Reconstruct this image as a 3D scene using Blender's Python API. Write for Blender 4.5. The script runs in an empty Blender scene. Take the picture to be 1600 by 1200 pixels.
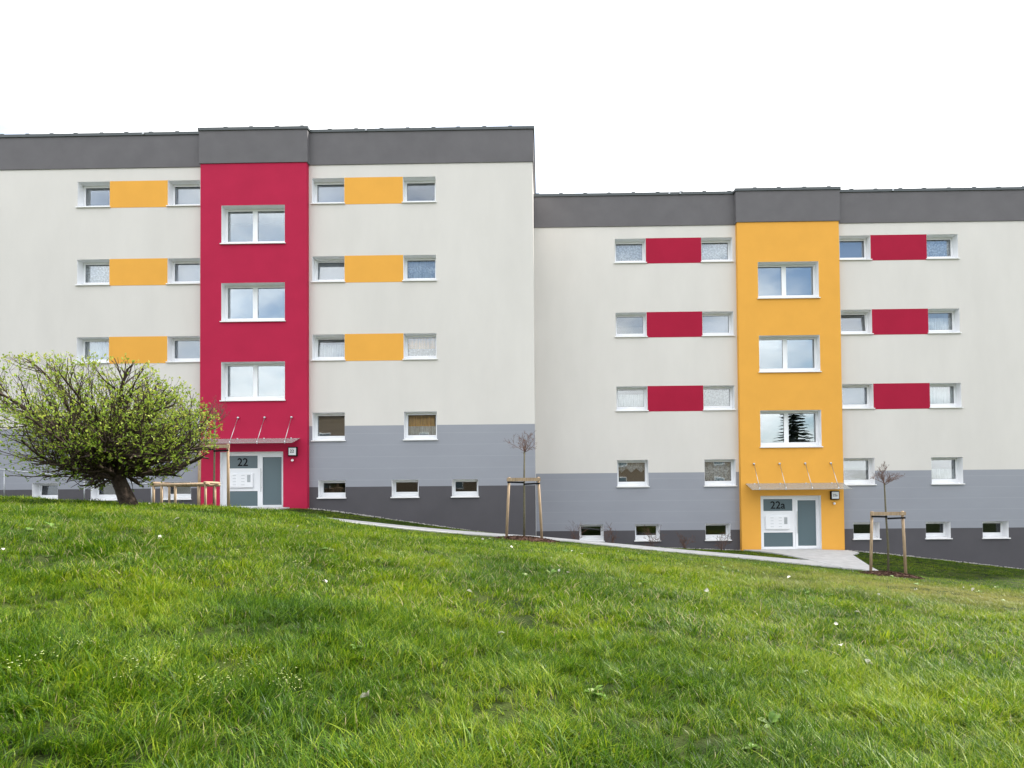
import bpy, bmesh, math, random
import numpy as np
from mathutils import Vector, Matrix, noise as mnoise
R=math.radians
scene=bpy.context.scene
COL=scene.collection

# ------------------------------------------------------------------ camera
F_PX=1067.0
def cam_axes(yaw,pitch,roll):
    y,p,r=R(yaw),R(pitch),R(roll)
    fwd=Vector((math.sin(y)*math.cos(p),math.cos(y)*math.cos(p),math.sin(p)))
    right=fwd.cross(Vector((0,0,1))).normalized(); up=right.cross(fwd)
    return (math.cos(r)*right+math.sin(r)*up, -math.sin(r)*right+math.cos(r)*up, fwd)
CR,CU,CF=cam_axes(-0.84,1.27,-0.49)
CX,CY=832.15,751.48            # principal point (the photograph is a shifted crop)
cd=bpy.data.cameras.new('camera'); cam=bpy.data.objects.new('camera',cd); COL.objects.link(cam)
cd.sensor_fit='HORIZONTAL'; cd.sensor_width=36; cd.lens=F_PX/1600*36
cd.shift_x=-(CX-800)/1600; cd.shift_y=(CY-600)/1600
cd.clip_start=0.05; cd.clip_end=2000
m3=Matrix((CR,CU,-CF)).transposed(); cam.matrix_world=m3.to_4x4()
scene.camera=cam
scene.render.resolution_x=1024; scene.render.resolution_y=768
def pix(px,py,Y):
    d=CF*F_PX+CR*(px-CX)-CU*(py-CY)
    return d*(Y/d.y)

# ------------------------------------------------------------------ sky, sun, exposure
SUN_EL,SUN_AZ=48.0,62.0        # azimuth from +Y towards +X: behind the blocks, from the right
w=bpy.data.worlds.new('World'); scene.world=w; w.use_nodes=True
nt=w.node_tree; nt.nodes.clear()
def wn(t,**k):
    n=nt.nodes.new(t)
    for a,b in k.items(): setattr(n,a,b)
    return n
out=wn('ShaderNodeOutputWorld'); bg=wn('ShaderNodeBackground'); bg.inputs['Strength'].default_value=0.12
sky=wn('ShaderNodeTexSky',sky_type='NISHITA',sun_disc=False,sun_elevation=R(SUN_EL),sun_rotation=R(SUN_AZ))
sky.air_density=1.0; sky.dust_density=1.2; sky.ozone_density=1.0
tc=wn('ShaderNodeTexCoord'); sep=wn('ShaderNodeSeparateXYZ'); nt.links.new(tc.outputs['Generated'],sep.inputs[0])
ad=wn('ShaderNodeMath',operation='MAXIMUM'); nt.links.new(sep.outputs[2],ad.inputs[0]); ad.inputs[1].default_value=0.0
ad2=wn('ShaderNodeMath',operation='ADD'); nt.links.new(ad.outputs[0],ad2.inputs[0]); ad2.inputs[1].default_value=0.22
dv=wn('ShaderNodeVectorMath',operation='DIVIDE'); cmb=wn('ShaderNodeCombineXYZ')
for i in range(3): nt.links.new(ad2.outputs[0],cmb.inputs[i])
nt.links.new(tc.outputs['Generated'],dv.inputs[0]); nt.links.new(cmb.outputs[0],dv.inputs[1])
nz=wn('ShaderNodeTexNoise'); nz.inputs['Scale'].default_value=1.15; nz.inputs['Detail'].default_value=7; nz.inputs['Roughness'].default_value=0.56
ofs=wn('ShaderNodeVectorMath',operation='ADD'); ofs.inputs[1].default_value=(3.7,1.3,0.4); nt.links.new(dv.outputs[0],ofs.inputs[0]); nt.links.new(ofs.outputs[0],nz.inputs['Vector'])
rp=wn('ShaderNodeMapRange',interpolation_type='SMOOTHSTEP'); rp.inputs[1].default_value=0.345; rp.inputs[2].default_value=0.60
nt.links.new(nz.outputs[0],rp.inputs[0])
nz2=wn('ShaderNodeTexNoise'); nz2.inputs['Scale'].default_value=2.6; nz2.inputs['Detail'].default_value=5
nt.links.new(dv.outputs[0],nz2.inputs['Vector'])
cr=wn('ShaderNodeMapRange'); cr.inputs[1].default_value=0.3; cr.inputs[2].default_value=0.7; cr.inputs[3].default_value=6.5; cr.inputs[4].default_value=10.5
nt.links.new(nz2.outputs[0],cr.inputs[0])
cc=wn('ShaderNodeCombineXYZ')
for i in range(3): nt.links.new(cr.outputs[0],cc.inputs[i])
mx=wn('ShaderNodeMix',data_type='RGBA'); nt.links.new(rp.outputs[0],mx.inputs[0]); nt.links.new(sky.outputs[0],mx.inputs[6]); nt.links.new(cc.outputs[0],mx.inputs[7])
nt.links.new(mx.outputs[2],bg.inputs[0]); nt.links.new(bg.outputs[0],out.inputs[0])
sd=bpy.data.lights.new('sun','SUN'); sd.energy=3.9; sd.angle=R(2.5); sd.color=(1,0.95,0.87)
sun=bpy.data.objects.new('sun',sd); COL.objects.link(sun)
sv=Vector((math.sin(R(SUN_AZ))*math.cos(R(SUN_EL)),math.cos(R(SUN_AZ))*math.cos(R(SUN_EL)),math.sin(R(SUN_EL))))
sun.rotation_euler=(-sv).to_track_quat('-Z','Y').to_euler(); sun.location=sv*60
vs=scene.view_settings; vs.view_transform='Standard'; vs.look='None'; vs.gamma=1; vs.use_curve_mapping=False
vs.exposure=1.36

# ------------------------------------------------------------------ helpers
def obj(name,me,mat=None,parent=None,loc=None):
    o=bpy.data.objects.new(name,me); COL.objects.link(o)
    if mat is not None and me is not None and len(me.materials)==0: me.materials.append(mat)
    if parent is not None: o.parent=parent
    if loc is not None: o.location=loc
    return o
def tag(o,label=None,cat=None,group=None,kind=None):
    if label: o['label']=label
    if cat: o['category']=cat
    if group: o['group']=group
    if kind: o['kind']=kind
    return o
def pydata(name,v,f,smooth=False):
    me=bpy.data.meshes.new(name); me.from_pydata([tuple(p) for p in v],[],f); me.update()
    if smooth: me.polygons.foreach_set('use_smooth',[True]*len(me.polygons))
    return me
class MB:
    def __init__(s): s.v=[]; s.f=[]
    def box(s,x0,x1,y0,y1,z0,z1):
        b=len(s.v); s.v+=[(x0,y0,z0),(x1,y0,z0),(x1,y1,z0),(x0,y1,z0),(x0,y0,z1),(x1,y0,z1),(x1,y1,z1),(x0,y1,z1)]
        s.f+=[tuple(b+i for i in q) for q in((0,3,2,1),(4,5,6,7),(0,1,5,4),(1,2,6,5),(2,3,7,6),(3,0,4,7))]; return s
    def hexa(s,p):
        b=len(s.v); s.v+=list(p)
        s.f+=[tuple(b+i for i in q) for q in((0,3,2,1),(4,5,6,7),(0,1,5,4),(1,2,6,5),(2,3,7,6),(3,0,4,7))]; return s
    def tube(s,pts,rad,n=6,cap=True):
        pts=[Vector(p) for p in pts]; b0=len(s.v); prev=None
        for i,p in enumerate(pts):
            t=(pts[min(i+1,len(pts)-1)]-pts[max(i-1,0)]).normalized()
            a=Vector((0,0,1)) if abs(t.z)<.9 else Vector((1,0,0))
            if prev is not None: a=prev
            u=(a-t*a.dot(t)).normalized(); w_=t.cross(u); prev=u
            r=rad[i] if isinstance(rad,(list,tuple)) else rad
            for k in range(n):
                an=2*math.pi*k/n; s.v.append(tuple(p+u*(r*math.cos(an))+w_*(r*math.sin(an))))
        for i in range(len(pts)-1):
            for k in range(n):
                a=b0+i*n+k; c=b0+i*n+(k+1)%n; s.f.append((a,c,c+n,a+n))
        if cap:
            s.f.append(tuple(b0+k for k in range(n))[::-1]); e=b0+(len(pts)-1)*n; s.f.append(tuple(e+k for k in range(n)))
        return s
    def mesh(s,name,smooth=False): return pydata(name,s.v,s.f,smooth)
    def build(s,name,mat,parent=None,smooth=False,loc=None): return obj(name,s.mesh(name,smooth),mat,parent,loc)

def material(name,color,rough=0.8,var=0.0,vscale=3.0,bump=0.0,bscale=60.0,spec=0.3,stretch=None,var2=None,metal=0.0):
    m=bpy.data.materials.new(name); m.use_nodes=True; t=m.node_tree; p=t.nodes['Principled BSDF']
    p.inputs['Base Color'].default_value=(*color,1); p.inputs['Roughness'].default_value=rough
    p.inputs['Specular IOR Level'].default_value=spec; p.inputs['Metallic'].default_value=metal
    if var or bump:
        g=t.nodes.new('ShaderNodeNewGeometry'); mp=t.nodes.new('ShaderNodeMapping'); t.links.new(g.outputs['Position'],mp.inputs[0])
        if stretch: mp.inputs['Scale'].default_value=stretch
    if var:
        n=t.nodes.new('ShaderNodeTexNoise'); n.inputs['Scale'].default_value=vscale; n.inputs['Detail'].default_value=6; n.inputs['Roughness'].default_value=.6
        t.links.new(mp.outputs[0],n.inputs['Vector'])
        r=t.nodes.new('ShaderNodeMapRange'); r.inputs[1].default_value=.3; r.inputs[2].default_value=.7; r.inputs[3].default_value=1-var; r.inputs[4].default_value=1+var
        t.links.new(n.outputs[0],r.inputs[0])
        mu=t.nodes.new('ShaderNodeVectorMath'); mu.operation='SCALE'; mu.inputs[0].default_value=color; t.links.new(r.outputs[0],mu.inputs['Scale'])
        t.links.new(mu.outputs[0],p.inputs['Base Color'])
    if bump:
        n2=t.nodes.new('ShaderNodeTexNoise'); n2.inputs['Scale'].default_value=bscale; n2.inputs['Detail'].default_value=3
        t.links.new(g.outputs['Position'],n2.inputs['Vector'])
        b=t.nodes.new('ShaderNodeBump'); b.inputs['Strength'].default_value=bump; b.inputs['Distance'].default_value=0.01
        t.links.new(n2.outputs[0],b.inputs['Height']); t.links.new(b.outputs[0],p.inputs['Normal'])
    return m
def striped(m,period,amount):
    """faint horizontal course lines of the render (float marks), as in the grey band"""
    t=m.node_tree; p=t.nodes['Principled BSDF']; link=p.inputs['Base Color'].links[0]; src=link.from_socket
    g=t.nodes.new('ShaderNodeNewGeometry'); s=t.nodes.new('ShaderNodeSeparateXYZ'); t.links.new(g.outputs['Position'],s.inputs[0])
    d=t.nodes.new('ShaderNodeMath'); d.operation='DIVIDE'; d.inputs[1].default_value=period; t.links.new(s.outputs[2],d.inputs[0])
    fr=t.nodes.new('ShaderNodeMath'); fr.operation='FRACT'; t.links.new(d.outputs[0],fr.inputs[0])
    c=t.nodes.new('ShaderNodeMath'); c.operation='COMPARE'; c.inputs[1].default_value=.5; c.inputs[2].default_value=.03; t.links.new(fr.outputs[0],c.inputs[0])
    ma=t.nodes.new('ShaderNodeMath'); ma.operation='MULTIPLY_ADD'; ma.inputs[1].default_value=amount; ma.inputs[2].default_value=1; t.links.new(c.outputs[0],ma.inputs[0])
    sc=t.nodes.new('ShaderNodeVectorMath'); sc.operation='SCALE'; t.links.new(src,sc.inputs[0]); t.links.new(ma.outputs[0],sc.inputs['Scale'])
    t.links.new(sc.outputs[0],p.inputs['Base Color'])
M={}
M['white']=material('off_white_render',(.658,.632,.598),.9,.035,.8,.5,70,.15,(1,1,.35))
M['red']=material('red_render',(.435,.018,.062),.85,.05,1.2,.25,90,.2)
M['redpanel']=material('red_panel_render',(.365,.011,.042),.85,.05,1.2,.25,90,.2)
M['yellow']=material('yellow_render',(.77,.385,.068),.85,.03,1.2,.25,90,.2)
M['midgrey']=material('grey_render',(.305,.317,.355),.9,.04,1.0,.3,90,.15,(.4,1,1)); striped(M['midgrey'],.42,.07)
M['dark']=material('plinth_render',(.097,.093,.102),.9,.06,1.0,.3,90,.15)
M['parapet']=material('parapet_render',(.145,.139,.146),.85,.07,1.5,.35,110,.2)
M['flashing']=material('roof_flashing_metal',(.075,.085,.088),.45,.05,3,0,60,.5,None,None,.3)
M['roof']=material('roof_felt',(.08,.08,.08),.95)
M['pvc']=material('white_window_plastic',(.85,.86,.88),.4,.01,2)
M['reveal']=material('white_reveal_paint',(.84,.845,.865),.7,.015,3)
M['sill']=material('white_sill_metal',(.82,.82,.82),.35)
M['gasket']=material('rubber_gasket',(.02,.02,.022),.6)
M['inside']=material('interior_plaster',(.35,.34,.33),.9)
M['steel']=material('brushed_steel',(.55,.56,.57),.3,0,3,0,60,.5,None,None,.9)
M['galv']=material('galvanised_steel',(.42,.44,.46),.45,.06,8,0,60,.5,None,None,.6)
M['black']=material('black_plastic',(.008,.008,.009),.7,0,3,0,60,.1)
M['wood']=material('peeled_stake_wood',(.36,.265,.175),.8,.3,9,.4,40,.2,(3,3,.5))
M['lampface']=material('lamp_white_face',(.78,.80,.82),.35)
M['bark']=material('tree_bark',(.055,.040,.030),.9,.5,16,1.0,38,.2)
M['twig']=material('young_twig_bark',(.13,.075,.058),.8,.3,20)
M['sapbark']=material('sapling_bark',(.115,.105,.068),.85,.3,25,.5,60)
M['mulch']=material('bark_mulch',(.065,.036,.026),.95,.5,22,1.0,35,.1)
M['concrete']=material('path_concrete',(.50,.495,.48),.9,.14,3.5,.3,70,.2)
M['gravel']=material('pebbles',(.42,.40,.37),.9,.35,18,.5,60,.2)

def glass_material(name,refl=.175,tint=(.80,.86,.86)):
    m=bpy.data.materials.new(name); m.use_nodes=True; t=m.node_tree; t.nodes.clear()
    o=t.nodes.new('ShaderNodeOutputMaterial'); mixn=t.nodes.new('ShaderNodeMixShader'); tr=t.nodes.new('ShaderNodeBsdfTransparent'); gl=t.nodes.new('ShaderNodeBsdfGlossy')
    tr.inputs[0].default_value=(*tint,1); gl.inputs['Roughness'].default_value=0.0; gl.inputs['Color'].default_value=(.93,.97,1,1)
    fr=t.nodes.new('ShaderNodeFresnel'); fr.inputs[0].default_value=1.5
    a=t.nodes.new('ShaderNodeMath'); a.operation='ADD'; a.use_clamp=True; a.inputs[1].default_value=refl; t.links.new(fr.outputs[0],a.inputs[0])
    t.links.new(a.outputs[0],mixn.inputs[0]); t.links.new(tr.outputs[0],mixn.inputs[1]); t.links.new(gl.outputs[0],mixn.inputs[2]); t.links.new(mixn.outputs[0],o.inputs[0])
    # slightly wavy panes
    g=t.nodes.new('ShaderNodeNewGeometry'); n=t.nodes.new('ShaderNodeTexNoise'); n.inputs['Scale'].default_value=1.1; t.links.new(g.outputs['Position'],n.inputs['Vector'])
    b=t.nodes.new('ShaderNodeBump'); b.inputs['Strength'].default_value=.03; b.inputs['Distance'].default_value=.05; t.links.new(n.outputs[0],b.inputs['Height']); t.links.new(b.outputs[0],gl.inputs['Normal'])
    return m
M['glass']=glass_material('window_glass',.10,(.93,.95,.95)); M['stairglass']=glass_material('stair_window_glass',.22); M['cellarglass']=glass_material('cellar_window_glass',.03,(.5,.52,.52))
def frosted(name,col,trans,rough):
    m=bpy.data.materials.new(name); m.use_nodes=True; t=m.node_tree; p=t.nodes['Principled BSDF']
    p.inputs['Base Color'].default_value=(*col,1); p.inputs['Roughness'].default_value=rough; p.inputs['Specular IOR Level'].default_value=.6
    tr=t.nodes.new('ShaderNodeBsdfTransparent'); mixn=t.nodes.new('ShaderNodeMixShader'); mixn.inputs[0].default_value=1-trans
    t.links.new(tr.outputs[0],mixn.inputs[1]); t.links.new(p.outputs[0],mixn.inputs[2]); t.links.new(mixn.outputs[0],t.nodes['Material Output'].inputs[0])
    return m
M['doorglass']=frosted('frosted_door_glass',(.105,.15,.17),.0,.22)
M['canopyglass']=frosted('frosted_canopy_glass',(.42,.44,.42),.45,.25)
def cloth(name,col,pattern=None,alpha=1.0,scale=14):
    m=bpy.data.materials.new(name); m.use_nodes=True; t=m.node_tree; p=t.nodes['Principled BSDF']
    p.inputs['Base Color'].default_value=(*col,1); p.inputs['Roughness'].default_value=.9; p.inputs['Specular IOR Level'].default_value=.1
    if pattern:
        tcn=t.nodes.new('ShaderNodeTexCoord')
        if pattern=='lace':
            v=t.nodes.new('ShaderNodeTexVoronoi'); v.inputs['Scale'].default_value=scale; v.feature='SMOOTH_F1'; t.links.new(tcn.outputs['Object'],v.inputs['Vector'])
            r=t.nodes.new('ShaderNodeMapRange'); r.inputs[1].default_value=.15; r.inputs[2].default_value=.55; r.inputs[3].default_value=alpha; r.inputs[4].default_value=alpha*.45; t.links.new(v.outputs['Distance'],r.inputs[0]); src=r.outputs[0]
        else:
            n=t.nodes.new('ShaderNodeTexNoise'); n.inputs['Scale'].default_value=scale; mp=t.nodes.new('ShaderNodeMapping'); mp.inputs['Scale'].default_value=(1,1,.05); t.links.new(tcn.outputs['Object'],mp.inputs[0]); t.links.new(mp.outputs[0],n.inputs['Vector'])
            r=t.nodes.new('ShaderNodeMapRange'); r.inputs[1].default_value=.35; r.inputs[2].default_value=.65; r.inputs[3].default_value=alpha; r.inputs[4].default_value=alpha*.6; t.links.new(n.outputs[0],r.inputs[0]); src=r.outputs[0]
        tr=t.nodes.new('ShaderNodeBsdfTransparent'); mixn=t.nodes.new('ShaderNodeMixShader'); t.links.new(src,mixn.inputs[0])
        t.links.new(tr.outputs[0],mixn.inputs[1]); t.links.new(p.outputs[0],mixn.inputs[2]); t.links.new(mixn.outputs[0],t.nodes['Material Output'].inputs[0])
    return m
M['blind']=cloth('sky_tinted_blind_cloth',(.29,.325,.43))  # grey cloth with the bluish sky reflection of the panes put into its colour
M['roomdark']=cloth('dark_room_sheet',(.05,.047,.055))  # near-black sheet, painted darkness of the unlit room behind a pane
M['blindwhite']=cloth('white_blind_cloth',(.75,.75,.75))
M['lace']=cloth('white_lace',(.85,.85,.88),'lace',.95,16)
M['lacegrey']=cloth('grey_lace',(.55,.54,.55),'lace',.95,13)
M['sheer']=cloth('white_sheer',(.88,.88,.88),'sheer',.85,26)
M['orange']=cloth('orange_curtain_cloth',(.85,.45,.10),'sheer',1.0,22)

# ------------------------------------------------------------------ terrain function
CP=[(0,0,-1.3),(-3,0,-1.08),(4,0,-1.62),(-8,0,-.7),(10,0,-2.15),(0,5,-1.22),(-3,5,-.90),(4,5,-1.58),
 (0,10,-1.14),(-5.1,10,-.46),(5,10,-1.62),(10,10,-2.1),(-9,10,-.16),(-12,10,.05),
 (-8.7,17,-.22),(-5.9,17,-.44),(-11.2,16,-.06),(-14,17,.07),(-18,16,.22),(-3.1,16,-.93),(-3.5,18.2,-1.02),(-4.9,17,-.70),(-4,14,-.66),(-.2,17,-1.26),(-.1,14,-1.13),(0,19,-1.33),(2.8,17,-1.55),
 (-4,20.5,-1.0),(-.25,20.5,-1.32),(2.9,20.5,-1.64),(5.8,20.5,-1.92),(8.5,20.5,-2.21),(13,20.5,-2.62),(14,19,-2.7),(18,20,-2.95),
 (-9.6,20.5,-.30),(-12,20.5,-.18),(-7.5,21.5,-.62),(-4.5,22,-.95),
 (-20,24.4,-.15),(-16,24.4,-.25),(-12.5,24.3,-.33),(-10.4,23.5,-.36),(-8.5,24.4,-.38),(-6.64,24.4,-.61),(-3.4,24.4,-1.11),(-1.34,24.4,-1.45),(-.3,24.4,-1.72),
 (-.2,26.2,-1.84),(3.7,26.2,-2.0),(7.5,26,-2.13),(11.5,26,-2.18),(14.8,26.2,-2.52),(18.2,26.2,-2.94),(22,26.2,-3.2),(9.5,24,-2.16),(-.25,22.05,-1.32),(.9,22.05,-1.43),(3,22.05,-1.64),(6,22.05,-1.93)]
CPa=np.array(CP,float)
def plane0(x): return -1.25-.1*np.clip(x,-14,20)
def kern(d2): return np.where(d2>1e-9,.5*d2*np.log(np.maximum(d2,1e-9)),0)
_d2=((CPa[:,None,:2]-CPa[None,:,:2])**2).sum(-1); _n=len(CPa)
_A=np.zeros((_n+3,_n+3)); _A[:_n,:_n]=kern(_d2)+np.eye(_n)*.03; _A[:_n,_n]=1; _A[:_n,_n+1:]=CPa[:,:2]; _A[_n,:_n]=1; _A[_n+1:,:_n]=CPa[:,:2].T
_w=np.linalg.solve(_A,np.concatenate([CPa[:,2]-plane0(CPa[:,0]),[0,0,0]]))
def height(x,y,bumps=True):
    x=np.atleast_1d(np.asarray(x,float)); y=np.atleast_1d(np.asarray(y,float))
    xc=np.clip(x,-20,22); yc=np.clip(y,-1,27)
    d2=(xc[:,None]-CPa[None,:,0])**2+(yc[:,None]-CPa[None,:,1])**2
    z=plane0(x)+kern(d2)@_w[:_n]+_w[_n]+xc*_w[_n+1]+yc*_w[_n+2]
    if bumps:
        amp=np.clip((19.3-y)/3,0,1)*np.clip((y+30)/10,0,1)
        z=z+amp*(.028*np.sin(1.9*x+.7*y+1)*np.sin(1.3*y-.5*x)+.018*np.sin(4.1*x-1.7*y)*np.sin(3.7*y+.9*x+2)+.012*np.sin(7.3*x+2.2*y)*np.sin(6.1*y-2.9*x))
    return z
def hz(x,y): return float(height(x,y)[0])

# ground sheet, one piece, to the horizon
def axis(a,b,fine0,fine1,step,far):
    pts=list(np.arange(fine0,fine1+1e-6,step)); lo=[]; d=step
    x=fine0
    while x>a: d*=1.5; x-=d; lo.append(x)
    hi=[]; d=step; x=fine1
    while x<b: d*=1.5; x+=d; hi.append(x)
    return np.array(lo[::-1]+pts+hi)
gx=axis(-600,600,-22,24,.33,0); gy=axis(-600,600,-2,27,.33,0)
XX,YY=np.meshgrid(gx,gy); ZZ=height(XX.ravel(),YY.ravel())
nx,ny=len(gx),len(gy)
gv=np.stack([XX.ravel(),YY.ravel(),ZZ],1)
gf=[(j*nx+i,j*nx+i+1,(j+1)*nx+i+1,(j+1)*nx+i) for j in range(ny-1) for i in range(nx-1)]
def lawn_soil():
    m=bpy.data.materials.new('lawn_soil'); m.use_nodes=True; t=m.node_tree; p=t.nodes['Principled BSDF']; p.inputs['Roughness'].default_value=.95; p.inputs['Specular IOR Level'].default_value=.1
    g=t.nodes.new('ShaderNodeNewGeometry'); n=t.nodes.new('ShaderNodeTexNoise'); n.inputs['Scale'].default_value=2.2; n.inputs['Detail'].default_value=9; t.links.new(g.outputs['Position'],n.inputs['Vector'])
    r=t.nodes.new('ShaderNodeValToRGB'); r.color_ramp.elements[0].position=.35; r.color_ramp.elements[0].color=(.012,.022,.004,1); r.color_ramp.elements[1].position=.7; r.color_ramp.elements[1].color=(.045,.06,.012,1)
    t.links.new(n.outputs[0],r.inputs[0]); t.links.new(r.outputs[0],p.inputs['Base Color'])
    n2=t.nodes.new('ShaderNodeTexNoise'); n2.inputs['Scale'].default_value=40; t.links.new(g.outputs['Position'],n2.inputs['Vector'])
    b=t.nodes.new('ShaderNodeBump'); b.inputs['Strength'].default_value=.8; b.inputs['Distance'].default_value=.03; t.links.new(n2.outputs[0],b.inputs['Height']); t.links.new(b.outputs[0],p.inputs['Normal'])
    return m
M['soil']=lawn_soil()
ground=obj('ground',pydata('ground',gv,gf,True),M['soil']); tag(ground,'sloping lawn ground rising to the left','ground',kind='structure')

# paths: ruled strips with a little thickness
def strip(name,left,right,n,lift,mat,label,cols=4):
    def samp(pl,t):
        d=[0]
        for a,b in zip(pl[:-1],pl[1:]): d.append(d[-1]+math.dist(a,b))
        s=t*d[-1]
        for i in range(len(pl)-1):
            if s<=d[i+1]+1e-9:
                u=(s-d[i])/(d[i+1]-d[i]); return (pl[i][0]*(1-u)+pl[i+1][0]*u,pl[i][1]*(1-u)+pl[i+1][1]*u)
        return pl[-1]
    V=[];Fc=[]
    for i in range(n+1):
        a=samp(left,i/n); b=samp(right,i/n)
        for k in range(cols+1):
            u=k/cols; x=a[0]*(1-u)+b[0]*u; y=a[1]*(1-u)+b[1]*u
            V.append((x,y,float(height(x,y,False)[0])+lift))
    c=cols+1
    for i in range(n):
        for k in range(cols): Fc.append((i*c+k,i*c+k+1,(i+1)*c+k+1,(i+1)*c+k))
    nb=len(V); V+= [(x,y,z-.12) for x,y,z in V]
    ring=[k for k in range(c)]+[i*c+cols for i in range(1,n+1)]+[n*c+k for k in range(cols-1,-1,-1)]+[i*c for i in range(n-1,0,-1)]
    for a,b in zip(ring,ring[1:]+ring[:1]): Fc.append((b,a,a+nb,b+nb))
    o=obj(name,pydata(name,V,Fc),mat); bm=bmesh.new(); bm.from_mesh(o.data); bmesh.ops.recalc_face_normals(bm,faces=bm.faces); bm.to_mesh(o.data); bm.free()
    tag(o,label,'path',kind='structure'); return o
PATH_Y0,PATH_Y1=20.75,22.05
PADP=[(7.55,25.9),(11.45,25.9),(11.55,25.2),(10.95,24.5),(9.95,20.45),(8.75,20.62),(8.55,21.8),(8.05,24.4)]
strip('path',[(-9.2,PATH_Y0),(8.9,PATH_Y0-.1)],[(-9.2,PATH_Y1),(8.6,PATH_Y1)],60,.035,M['concrete'],'narrow pale concrete path running along in front of both blocks')
strip('entrance_paving',[(7.55,25.9),(8.05,24.4),(8.62,21.9),(8.92,20.55)],[(11.45,25.9),(11.55,25.2),(10.95,24.4),(10.45,22.4),(9.95,20.45)],24,.045,M['concrete'],'pale concrete paving leading to the door of the yellow bay')
strip('entrance_paving',[(-11.9,24.15),(-11.9,20.75)],[(-9.0,24.15),(-9.0,20.75)],14,.045,M['concrete'],'pale concrete paving in front of the door of the red bay')
def on_hard(x,y):
    if PATH_Y0-.02<y<PATH_Y1+.02 and -11.9<x<9.0: return True
    if -11.95<x<-8.95 and 20.7<y<24.3: return True
    ins=False; j=len(PADP)-1
    for i in range(len(PADP)):
        xi,yi=PADP[i]; xj,yj=PADP[j]
        if (yi>y)!=(yj>y) and x<(xj-xi)*(y-yi)/(yj-yi)+xi: ins=not ins
        j=i
    return ins

# ------------------------------------------------------------------ buildings
REC=.34          # window recess
def wall_grid(name,x0,x1,z0,z1,Y,thick,holes,mat,parent):
    xs=sorted({x0,x1}|{c for h in holes for c in h[:2] if x0<c<x1}); zs=sorted({z0,z1}|{c for h in holes for c in h[2:] if z0<c<z1})
    bm=bmesh.new(); vd={}
    def V(x,z):
        if (x,z) not in vd: vd[(x,z)]=bm.verts.new((x,Y,z))
        return vd[(x,z)]
    for a,b in zip(xs[:-1],xs[1:]):
        for c,d in zip(zs[:-1],zs[1:]):
            mx_,mz=(a+b)/2,(c+d)/2
            if any(h[0]<mx_<h[1] and h[2]<mz<h[3] for h in holes): continue
            bm.faces.new((V(a,c),V(b,c),V(b,d),V(a,d)))
    r=bmesh.ops.extrude_face_region(bm,geom=bm.faces[:])
    for v in [g for g in r['geom'] if isinstance(g,bmesh.types.BMVert)]: v.co.y+=thick
    bmesh.ops.recalc_face_normals(bm,faces=bm.faces)
    me=bpy.data.meshes.new(name); bm.to_mesh(me); bm.free()
    return obj(name,me,mat,parent)
def curtain_mesh(name,x0,x1,z0,z1,Y,amp,waves,zig=0):
    n=max(8,int(waves*6)); V=[];Fc=[]
    for i in range(n+1):
        u=i/n; x=x0+(x1-x0)*u; y=Y+amp*math.sin(u*waves*2*math.pi+.6*math.sin(u*9))
        zb=z0
        if zig: zb=z0+zig*abs(((u*3)%1)-.5)*2
        V+=[(x,y,zb),(x,y,z1),(x,y+.004,zb),(x,y+.004,z1)]
    for i in range(n):
        a=i*4; Fc+=[(a,a+4,a+5,a+1),(a+6,a+2,a+3,a+7),(a,a+2,a+6,a+4),(a+1,a+5,a+7,a+3)]
    return pydata(name,V,Fc,amp>0)
def frame_bars(mb,x0,x1,z0,z1,y0,y1,l,r,b,t):
    mb.box(x0,x0+l,y0,y1,z0,z1); mb.box(x1-r,x1,y0,y1,z0,z1); mb.box(x0+l,x1-r,y0,y1,z0,z0+b); mb.box(x0+l,x1-r,y0,y1,z1-t,z1)
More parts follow.
